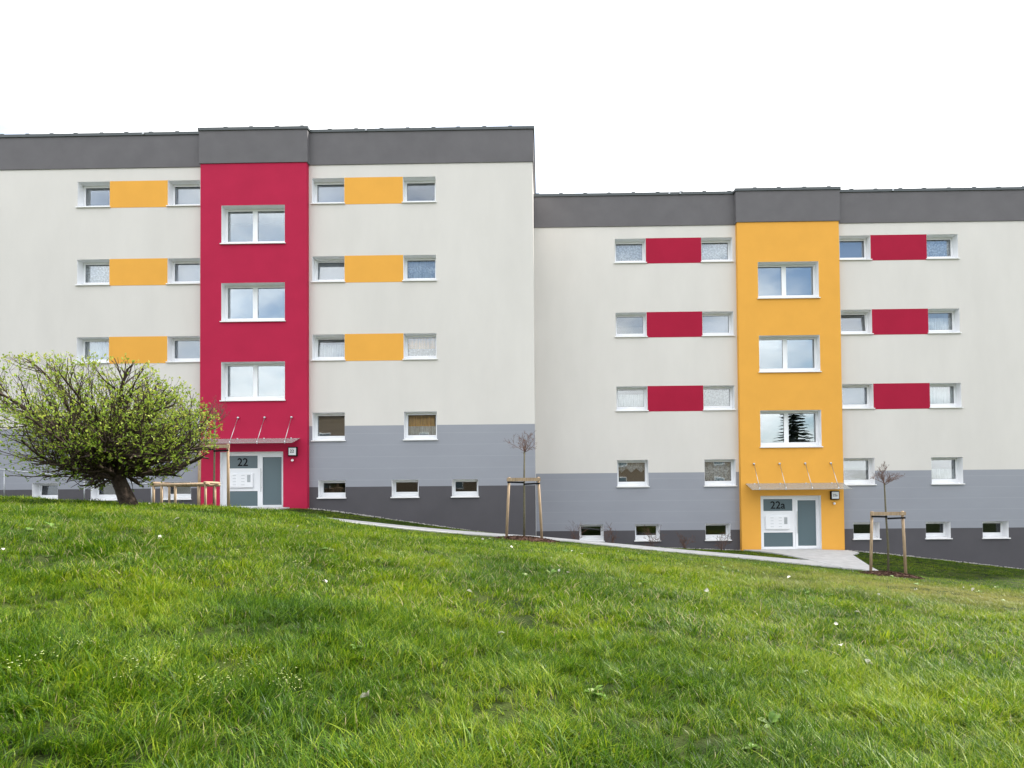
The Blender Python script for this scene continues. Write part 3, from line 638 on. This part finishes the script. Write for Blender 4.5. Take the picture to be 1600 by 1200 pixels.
# low round-wood tree guard
def guard():
    a=pix(240,786,18.6); b=pix(321,788,18.6); root=obj('wooden_guard',None); z=hz((a.x+b.x)/2,18.6); root.location=((a.x+b.x)/2,18.6,z)
    tag(root,'low peeled wood guard frame left of the red bay door','guard frame'); W=(b.x-a.x)/2; Dp=.75; H=.60
    for x,y in ((-W,0),(W,0),(-W+.02,Dp),(W-.10,Dp),(-.12,0),(.14,Dp),(-W+.22,0)):
        zz=hz(root.location.x+x,18.6+y)-z; MB().tube([(x,y,zz-.12),(x,y,H)],.034,8).build('post',M['wood'],root,True)
    MB().tube([(-W-.08,0,H+.0),(W+.1,0,H+.02)],.042,8).build('rail',M['wood'],root,True)
    MB().tube([(-W-.04,Dp,H),(W+.04,Dp,H)],.04,8).build('rail',M['wood'],root,True)
    for s in (-1,1): MB().tube([(s*W,-.05,H+.06),(s*W,Dp+.05,H+.06)],.036,8).build('rail',M['wood'],root,True)
guard()
# steel handrail
def handrail():
    Y=21.2; P=[pix(-60,728,Y),pix(7,734,Y),pix(132,747,Y),pix(237,757,Y),pix(243,758,Y)]
    root=obj('handrail',None); root.location=(P[3].x,Y,hz(P[3].x,Y)); o=Vector(root.location); tag(root,'grey steel handrail sloping down behind the globe tree','handrail')
    MB().tube([p-o for p in P]+[P[4]-o+Vector((.05,0,-.06))],.022,8).build('rail',M['galv'],root,True)
    for p in P[1:4]: MB().tube([(p.x-o.x,0,hz(p.x,Y)-o.z-.1),(p.x-o.x,0,p.z-o.z)],.02,8).build('post',M['galv'],root,True)
handrail()
# small bare shrubs by the lower block
def shrub(px,Y,h,seed,label):
    rng=random.Random(seed); b=pix(px,850,Y); z=hz(b.x,Y); root=obj('bare_shrub',None); root.location=(b.x,Y,z); tag(root,label,'shrub','bare shrubs along the lower block')
    mb=MB(); lv=[]; lf=[]
    def br(p,d,L,r,lev):
        pts=[p];rad=[r];c=p;dd=d
        for i in range(4): dd=(dd+perp(dd,rng)*.25+Vector((0,0,.1))).normalized(); c=c+dd*L/4; pts.append(c); rad.append(max(.0035,r*(1-.18*(i+1))))
        mb.tube(pts,rad,4,False)
        if lev<2:
            for i in (1,2,3,4): br(pts[i],(dd*.7+perp(dd,rng)*.8).normalized(),L*rng.uniform(.4,.6),rad[i]*.65,lev+1)
        elif rng.random()<.5:
            for q in pts[2:]: leaf_quad(lv,lf,q,perp(dd,rng),perp(dd,rng),.03,.012)
    for k in range(5):
        a=rng.uniform(0,6.28); br(Vector((0,0,-.05)),Vector((.45*math.cos(a),.45*math.sin(a),1)).normalized(),h*rng.uniform(.7,1),.012,0)
    mb.build('stems',M['twig'],root,True)
    if lf: obj('dry_leaves',pydata('dry_leaves',lv,lf),M['twig'],root)
for px,Y,h,sd_,lb in ((897,25.3,.75,1,'bare shrub at the left edge of the lowest left basement window of the lower block'),(955,25.3,.70,2,'dense reddish bare shrub between the two left basement windows of the lower block'),
  (1018,25.2,.62,3,'bare shrub in front of the second basement window of the lower block'),(1070,25.2,.55,4,'small bare shrub against the plinth between second and third basement windows'),(1127,25.2,.62,5,'bare shrub in front of the basement window next to the yellow bay')):
    shrub(px,Y,h,sd_,lb)

# ------------------------------------------------------------------ what stands behind the camera and shows in the panes
def opposite():
    root=obj('opposite_block',None); root.location=(12,-34,-3.2); tag(root,'beige apartment block opposite, mirrored in the lower windows','building')
    x0,x1,H=-50,15,13.6
    g=MB(); g.box(x0,x1,-11,0,-2,H); g.build('wall',material('beige_render',(.20,.155,.105),.9),root)
    g=MB(); g.box(x0-.3,x1+.3,-11.3,.3,H,H+.35); g.build('roof',M['parapet'],root)
    wm=MB().box(-.65,.65,0,.05,0,1.3).mesh('window'); wm.materials.append(M['pvc']); pm=MB().box(-.55,.55,.05,.06,.1,1.2).mesh('pane'); pm.materials.append(M['doorglass'])
    for r in range(4):
        for i in range(15):
            o=obj('window',wm,None,root,loc=(x0+3+i*4.1,0,1.3+r*2.85)); obj('pane',pm,None,o)
opposite()
def spruce(x,y,H,seed):
    rng=random.Random(seed); z=hz(x,y); root=obj('spruce_tree',None); root.location=(x,y,z); tag(root,'dark spruce opposite the lower block, mirrored in its bay windows','tree')
    MB().tube([(0,0,-.2),(0,0,H*.5),(0,0,H)],[.2,.12,.02],8).build('trunk',M['bark'],root,True)
    V=[];Fc=[];tone=[]; zz=1.2
    while zz<H-.2:
        n=14; R_=(H-zz)*.27+.15
        for k in range(n):
            a=k*2*math.pi/n+rng.uniform(-.3,.3); L=R_*rng.uniform(.75,1.1); m=int(L/.10)+2
            for i in range(m):
                u=i/m; p=Vector((math.cos(a)*L*u,math.sin(a)*L*u,zz-.35*L*u+.18*L*u*u))
                for s in (-1,1):
                    d=Vector((math.cos(a+s*.9),math.sin(a+s*.9),-.25)).normalized(); leaf_quad(V,Fc,p,d,Vector((0,0,1)),.36*(1.15-u)+.10,.11); tone.append(rng.random())
        zz+=.27
    me=pydata('foliage',V,Fc); add_tone(me,tone); f=obj('foliage',me,leaf_material('spruce_needles',(.012,.022,.012),(.02,.035,.018),(.03,.05,.025),.1),root); f['kind']='stuff'
spruce(23.0,-10.0,14.0,8)

# ------------------------------------------------------------------ grass
def grass_material():
    m=bpy.data.materials.new('grass_blades'); m.use_nodes=True; t=m.node_tree; p=t.nodes['Principled BSDF']; p.inputs['Roughness'].default_value=.45; p.inputs['Specular IOR Level'].default_value=.2
    oi=t.nodes.new('ShaderNodeObjectInfo'); a=t.nodes.new('ShaderNodeAttribute'); a.attribute_name='tone'
    n=t.nodes.new('ShaderNodeTexNoise'); n.inputs['Scale'].default_value=.55; n.inputs['Detail'].default_value=5; t.links.new(oi.outputs['Location'],n.inputs['Vector'])
    r=t.nodes.new('ShaderNodeValToRGB'); e=r.color_ramp.elements; e[0].position=.25; e[0].color=(.030,.082,.004,1); e[1].position=.8; e[1].color=(.28,.345,.018,1); q=e.new(.5); q.color=(.096,.194,.007,1)
    ad_=t.nodes.new('ShaderNodeMath'); ad_.operation='MULTIPLY_ADD'; ad_.inputs[1].default_value=.62; t.links.new(a.outputs['Fac'],ad_.inputs[0])  # random blade tone, its spread widened so pale blades also carry painted glints
    sb=t.nodes.new('ShaderNodeMath'); sb.operation='SUBTRACT'; sb.inputs[1].default_value=.31; t.links.new(n.outputs[0],sb.inputs[0]); t.links.new(sb.outputs[0],ad_.inputs[2])
    ad3=t.nodes.new('ShaderNodeMath'); ad3.operation='MULTIPLY_ADD'; ad3.inputs[1].default_value=.16; t.links.new(oi.outputs['Random'],ad3.inputs[0]); t.links.new(ad_.outputs[0],ad3.inputs[2])
    sb2=t.nodes.new('ShaderNodeMath'); sb2.operation='SUBTRACT'; sb2.inputs[1].default_value=.08; t.links.new(ad3.outputs[0],sb2.inputs[0])
    t.links.new(sb2.outputs[0],r.inputs[0]); t.links.new(r.outputs[0],p.inputs['Base Color'])
    # straw-coloured dead blades
    gt=t.nodes.new('ShaderNodeMath'); gt.operation='GREATER_THAN'; gt.inputs[1].default_value=.975; t.links.new(a.outputs['Fac'],gt.inputs[0])
    mxn=t.nodes.new('ShaderNodeMix'); mxn.data_type='RGBA'; t.links.new(gt.outputs[0],mxn.inputs[0]); t.links.new(r.outputs[0],mxn.inputs[6]); mxn.inputs[7].default_value=(.38,.33,.17,1)
    # worn dry patch on the right of the lawn
    ds=t.nodes.new('ShaderNodeVectorMath'); ds.operation='SUBTRACT'; ds.inputs[1].default_value=(8.6,13.9,0); t.links.new(oi.outputs['Location'],ds.inputs[0])
    dsc=t.nodes.new('ShaderNodeVectorMath'); dsc.operation='MULTIPLY'; dsc.inputs[1].default_value=(.16,.21,0); t.links.new(ds.outputs[0],dsc.inputs[0])
    dl=t.nodes.new('ShaderNodeVectorMath'); dl.operation='LENGTH'; t.links.new(dsc.outputs[0],dl.inputs[0])
    dn=t.nodes.new('ShaderNodeTexNoise'); dn.inputs['Scale'].default_value=1.3; dn.inputs['Detail'].default_value=5; t.links.new(oi.outputs['Location'],dn.inputs['Vector'])
    da=t.nodes.new('ShaderNodeMath'); da.operation='MULTIPLY_ADD'; da.inputs[1].default_value=1.6; t.links.new(dn.outputs[0],da.inputs[0]); t.links.new(dl.outputs['Value'],da.inputs[2])
    dr=t.nodes.new('ShaderNodeMapRange'); dr.inputs[1].default_value=1.9; dr.inputs[2].default_value=1.0; dr.inputs[3].default_value=0; dr.inputs[4].default_value=.75; t.links.new(da.outputs[0],dr.inputs[0])
    mx2=t.nodes.new('ShaderNodeMix'); mx2.data_type='RGBA'; t.links.new(dr.outputs[0],mx2.inputs[0]); t.links.new(mxn.outputs[2],mx2.inputs[6]); mx2.inputs[7].default_value=(.30,.27,.085,1)
    mxn=mx2
    t.links.new(mxn.outputs[2],p.inputs['Base Color'])
    tl=t.nodes.new('ShaderNodeBsdfTranslucent'); t.links.new(mxn.outputs[2],tl.inputs[0]); mixn=t.nodes.new('ShaderNodeMixShader'); mixn.inputs[0].default_value=.45
    t.links.new(p.outputs[0],mixn.inputs[1]); t.links.new(tl.outputs[0],mixn.inputs[2]); t.links.new(mixn.outputs[0],t.nodes['Material Output'].inputs[0])
    return m
M['grass']=grass_material()
def clump(name,seed,nb,rad,h,wd,lean,seg=4):
    rng=random.Random(seed); V=[];Fc=[];tone=[]
    bias=0.0
    for b in range(nb):
        a=rng.uniform(0,6.28); r=rad*math.sqrt(rng.random()); p=Vector((r*math.cos(a),r*math.sin(a),-.01)); az=bias+rng.gauss(0,.9); ln=lean*rng.uniform(.3,1.5); H=h*rng.uniform(.35,1.2); w0=wd*rng.uniform(.7,1.3)
        side=Vector((-math.sin(az),math.cos(az),0)); b0=len(V); tn=rng.random()
        for i in range(seg+1):
            u=i/seg; q=p+Vector((math.cos(az)*ln*H*u*u,math.sin(az)*ln*H*u*u,H*(u-.28*ln*u*u))); ww=w0*(1-u**1.8)*.5
            if i<seg: V+=[tuple(q-side*ww),tuple(q+side*ww)]
            else: V.append(tuple(q))
        for i in range(seg-1): Fc.append((b0+2*i,b0+2*i+1,b0+2*i+3,b0+2*i+2)); tone.append(tn)
        Fc.append((b0+2*seg-2,b0+2*seg-1,b0+2*seg)); tone.append(tn)
    me=pydata(name,V,Fc,True); add_tone(me,tone); me.materials.append(M['grass']); return me
def make_collection(name,meshes):
    c=bpy.data.collections.new(name)
    for i,me in enumerate(meshes):
        o=bpy.data.objects.new(me.name,me); c.objects.link(o)
    return c
def scatter(name,coll,P,rot,scl,idx,label,cat,mat=None):
    me=bpy.data.meshes.new(name); me.from_pydata([tuple(p) for p in P],[],[]); n=len(P)
    a=me.attributes.new('rot','FLOAT_VECTOR','POINT'); a.data.foreach_set('vector',np.asarray(rot,float).ravel())
    a=me.attributes.new('scl','FLOAT','POINT'); a.data.foreach_set('value',np.asarray(scl,float))
    a=me.attributes.new('idx','INT','POINT'); a.data.foreach_set('value',np.asarray(idx,int))
    o=obj(name,me); tag(o,label,cat,kind='stuff')
    g=bpy.data.node_groups.new(name,'GeometryNodeTree'); g.interface.new_socket('Geometry',in_out='INPUT',socket_type='NodeSocketGeometry'); g.interface.new_socket('Geometry',in_out='OUTPUT',socket_type='NodeSocketGeometry')
    N=g.nodes; gi=N.new('NodeGroupInput'); go=N.new('NodeGroupOutput'); ip=N.new('GeometryNodeInstanceOnPoints'); ci=N.new('GeometryNodeCollectionInfo'); ci.inputs['Collection'].default_value=coll; ci.inputs['Separate Children'].default_value=True; ci.inputs['Reset Children'].default_value=True
    def na(nm,tp): q=N.new('GeometryNodeInputNamedAttribute'); q.data_type=tp; q.inputs['Name'].default_value=nm; return q
    r_=na('rot','FLOAT_VECTOR'); s_=na('scl','FLOAT'); i_=na('idx','INT'); er=N.new('FunctionNodeEulerToRotation')
    L=g.links.new; L(gi.outputs[0],ip.inputs['Points']); L(ci.outputs[0],ip.inputs['Instance']); ip.inputs['Pick Instance'].default_value=True; L(i_.outputs['Attribute'],ip.inputs['Instance Index'])
    L(r_.outputs['Attribute'],er.inputs[0]); L(er.outputs[0],ip.inputs['Rotation']); L(s_.outputs['Attribute'],ip.inputs['Scale']); L(ip.outputs[0],go.inputs[0])
    mod=o.modifiers.new('scatter','NODES'); mod.node_group=g
    return o
near=[clump('grass_clump_%02d'%i,100+i,24,.06,.125,.0060,.8) for i in range(8)]
mid=[clump('grass_clump_mid_%02d'%i,200+i,24,.09,.115,.0075,.85,3) for i in range(6)]
far=[clump('grass_clump_far_%02d'%i,300+i,26,.16,.075,.010,.8,2) for i in range(6)]
rs=np.random.RandomState(4)
def field(d0,d1,dens,seed):
    r=np.random.RandomState(seed); half=.86; area=(d1*d1-d0*d0)*half; n=int(area*dens)
    y=np.sqrt(r.uniform(d0*d0,d1*d1,n)); x=r.uniform(-half,half,n)*y-.02*y
    return x,y
def lushness(x,y):
    """0 thin and short .. 1 tall tussock"""
    v=np.array([mnoise.noise(Vector((a*.9,b*.9,3.1)))*.6+mnoise.noise(Vector((a*2.6,b*2.6,7.7)))*.5 for a,b in zip(x,y)])
    dry=np.exp(-(((x-8.6)/3.6)**2+((y-13.9)/3.2)**2))
    return np.clip(.58+.95*v-.42*dry,0.22,1.4)
def grass_layer(name,coll,d0,d1,dens,base,seed,nvar,label,filt=True):
    x,y=field(d0,d1,dens,seed); keep=np.ones(len(x),bool)
    for i in range(len(x)):
        a,b=x[i],y[i]
        if b>20 and on_hard(a,b): keep[i]=False
        if b>YL-.32 and a<-.2: keep[i]=False
        if b>YR_-.32: keep[i]=False
        if b>18.5:
            for mxx,my,rx,ry in MULCH:
                if ((a-mxx)/rx)**2+((b-my)/ry)**2<.95: keep[i]=False
    x,y=x[keep],y[keep]; z=height(x,y); lu=lushness(x,y); r=np.random.RandomState(seed+1)
    pk=r.rand(len(x))<np.clip(.62+.7*lu,0,1); x,y,z,lu=x[pk],y[pk],z[pk],lu[pk]; n=len(x)
    rot=np.stack([r.normal(0,.14,n),r.normal(0,.14,n),np.array([.5+2.6*mnoise.noise(Vector((a*.7,b*.7,11.3)))+1.6*mnoise.noise(Vector((a*2.9,b*2.9,5.3))) for a,b in zip(x,y)])+r.normal(0,1.3,n)],1)
    scl=base*(.45+.75*lu)*r.uniform(.7,1.3,n)*np.where(y>18.5,.55,1)
    scatter(name,coll,np.stack([x,y,z],1),rot,scl,r.randint(0,nvar,n),label,'grass'); return n
c1=make_collection('grass_near',near); c2=make_collection('grass_mid',mid); c3=make_collection('grass_far',far)
print('grass',grass_layer('lawn_grass',c1,1.6,6.0,330,1.0,31,8,'lush long green grass in the foreground'),
 grass_layer('lawn_grass',c2,6.0,12.5,150,1.0,32,6,'green lawn grass on the middle of the slope'),
 grass_layer('lawn_grass',c3,12.5,26.2,75,1.0,33,6,'short green lawn grass by the path and the blocks'))

# lawn weeds: chickweed with tiny pale flowers, broad leaves, dry leaves
M['weedleaf']=leaf_material('weed_leaves',(.10,.20,.03),(.17,.28,.05),(.30,.36,.16),.3)
M['dryleaf']=leaf_material('dry_pale_leaves',(.35,.33,.24),(.55,.53,.45),(.70,.70,.66),.2)
M['flower']=leaf_material('tiny_pale_flowers',(.40,.48,.12),(.55,.60,.22),(.70,.70,.45),.2)
def rosette(name,seed,n,L,wd,mat):
    rng=random.Random(seed); V=[];Fc=[];tone=[]
    for k in range(n):
        a=rng.uniform(0,6.28); l=L*rng.uniform(.6,1.1); el=rng.uniform(.25,1.0); b=len(V); d=Vector((math.cos(a)*math.cos(el),math.sin(a)*math.cos(el),math.sin(el))); s=Vector((-math.sin(a),math.cos(a),0)); tn=rng.random()
        for i,(u,q) in enumerate(((0,.15),(.35,.8),(.7,1),(1,.05))):
            p=d*l*u+Vector((0,0,-.5*l*u*u)); V+=[tuple(p-s*wd*q),tuple(p+Vector((0,0,-.006))),tuple(p+s*wd*q)]
        for i in range(3):
            for j in range(2): Fc.append((b+i*3+j,b+i*3+j+1,b+i*3+j+4,b+i*3+j+3)); tone.append(tn)
    me=pydata(name,V,Fc,True); add_tone(me,tone); me.materials.append(mat); return me
def flowers(name,seed):
    rng=random.Random(seed); V=[];Fc=[];tone=[]
    for k in range(26):
        p=Vector((rng.gauss(0,.07),rng.gauss(0,.07),rng.uniform(.045,.10)))
        for j in range(3): leaf_quad(V,Fc,p,Vector((math.cos(j*2.1),math.sin(j*2.1),.3)).normalized(),Vector((0,0,1)),.007,.0032); tone.append(rng.random())
    me=pydata(name,V,Fc); add_tone(me,tone); me.materials.append(M['flower']); return me
wc=make_collection('weeds',[rosette('weed_rosette_00',1,7,.13,.020,M['weedleaf']),rosette('weed_rosette_01',2,5,.10,.024,M['weedleaf']),rosette('weed_sprig_02',6,9,.05,.011,M['weedleaf'])])
fc=make_collection('flowers',[flowers('flower_spray_00',1),flowers('flower_spray_01',2)])
dc=make_collection('dry',[rosette('dry_leaf_00',3,1,.09,.022,M['dryleaf']),rosette('dry_leaf_01',4,2,.07,.018,M['dryleaf'])])
def sc2(name,coll,pts,lift,nvar,seed,label,s0,s1,tilt=.2):
    r=np.random.RandomState(seed); pts=[p for p in pts if not on_hard(*p) and p[1]<24]; n=len(pts); P=[(a,b,hz(a,b)+lift) for a,b in pts]
    scatter(name,coll,P,np.stack([r.normal(0,tilt,n),r.normal(0,tilt,n),r.uniform(0,6.28,n)],1),r.uniform(s0,s1,n),r.randint(0,nvar,n),label,'weeds')
r=np.random.RandomState(77)
def groundpix(px,py):
    d=CF*F_PX+CR*(px-CX)-CU*(py-CY); t=2.0/d.y
    lo_,hi_=1.5,26.0
    for k in range(400):
        y=1.5+k*.06; p=d*(y/d.y)
        if p.z<hz(p.x,p.y): return (p.x,p.y)
    return None
wp=[]
for cxp,cyp,n,sx,sy in ((215,868,5,25,8),(880,900,4,15,5),(930,1090,2,8,4),(15,772,5,18,4),(700,800,6,60,12),(760,830,6,60,15),(590,1010,3,20,10),(1210,1130,3,15,10),(330,790,5,50,6)):
    for _ in range(n):
        g_=groundpix(r.normal(cxp,sx),r.normal(cyp,sy))
        if g_: wp.append(g_)
x,y=field(3,20,.5,91); wp+=list(zip(x,y))
sc2('lawn_weeds',wc,wp,.015,3,5,'broad leaved weeds dotted through the lawn',.7,1.3)
fp=[]
for cxp,cyp,n,sx,sy in ((250,1050,9,130,30),(330,1090,5,70,25),(60,1030,5,60,20),(520,880,12,60,12),(900,870,10,90,14),(360,840,10,80,14),(1180,870,5,60,6)):
    for _ in range(n):
        g_=groundpix(r.normal(cxp,sx),r.normal(cyp,sy))
        if g_: fp.append(g_)
sc2('lawn_flowers',fc,fp,.0,2,6,'sprays of tiny pale flowers in the grass',.7,1.2)
x,y=field(2.5,20,.12,92); dp=list(zip(x,y))
for q in ((875,900),(890,902),(1355,1050),(1310,985),(1315,1020),(1100,930),(575,1105),(510,920),(235,790)):
    g_=groundpix(*q)
    if g_: dp.append(g_)
sc2('dry_leaves',dc,dp,.06,2,8,'pale dry leaves lying in the grass',.8,1.3,.5)
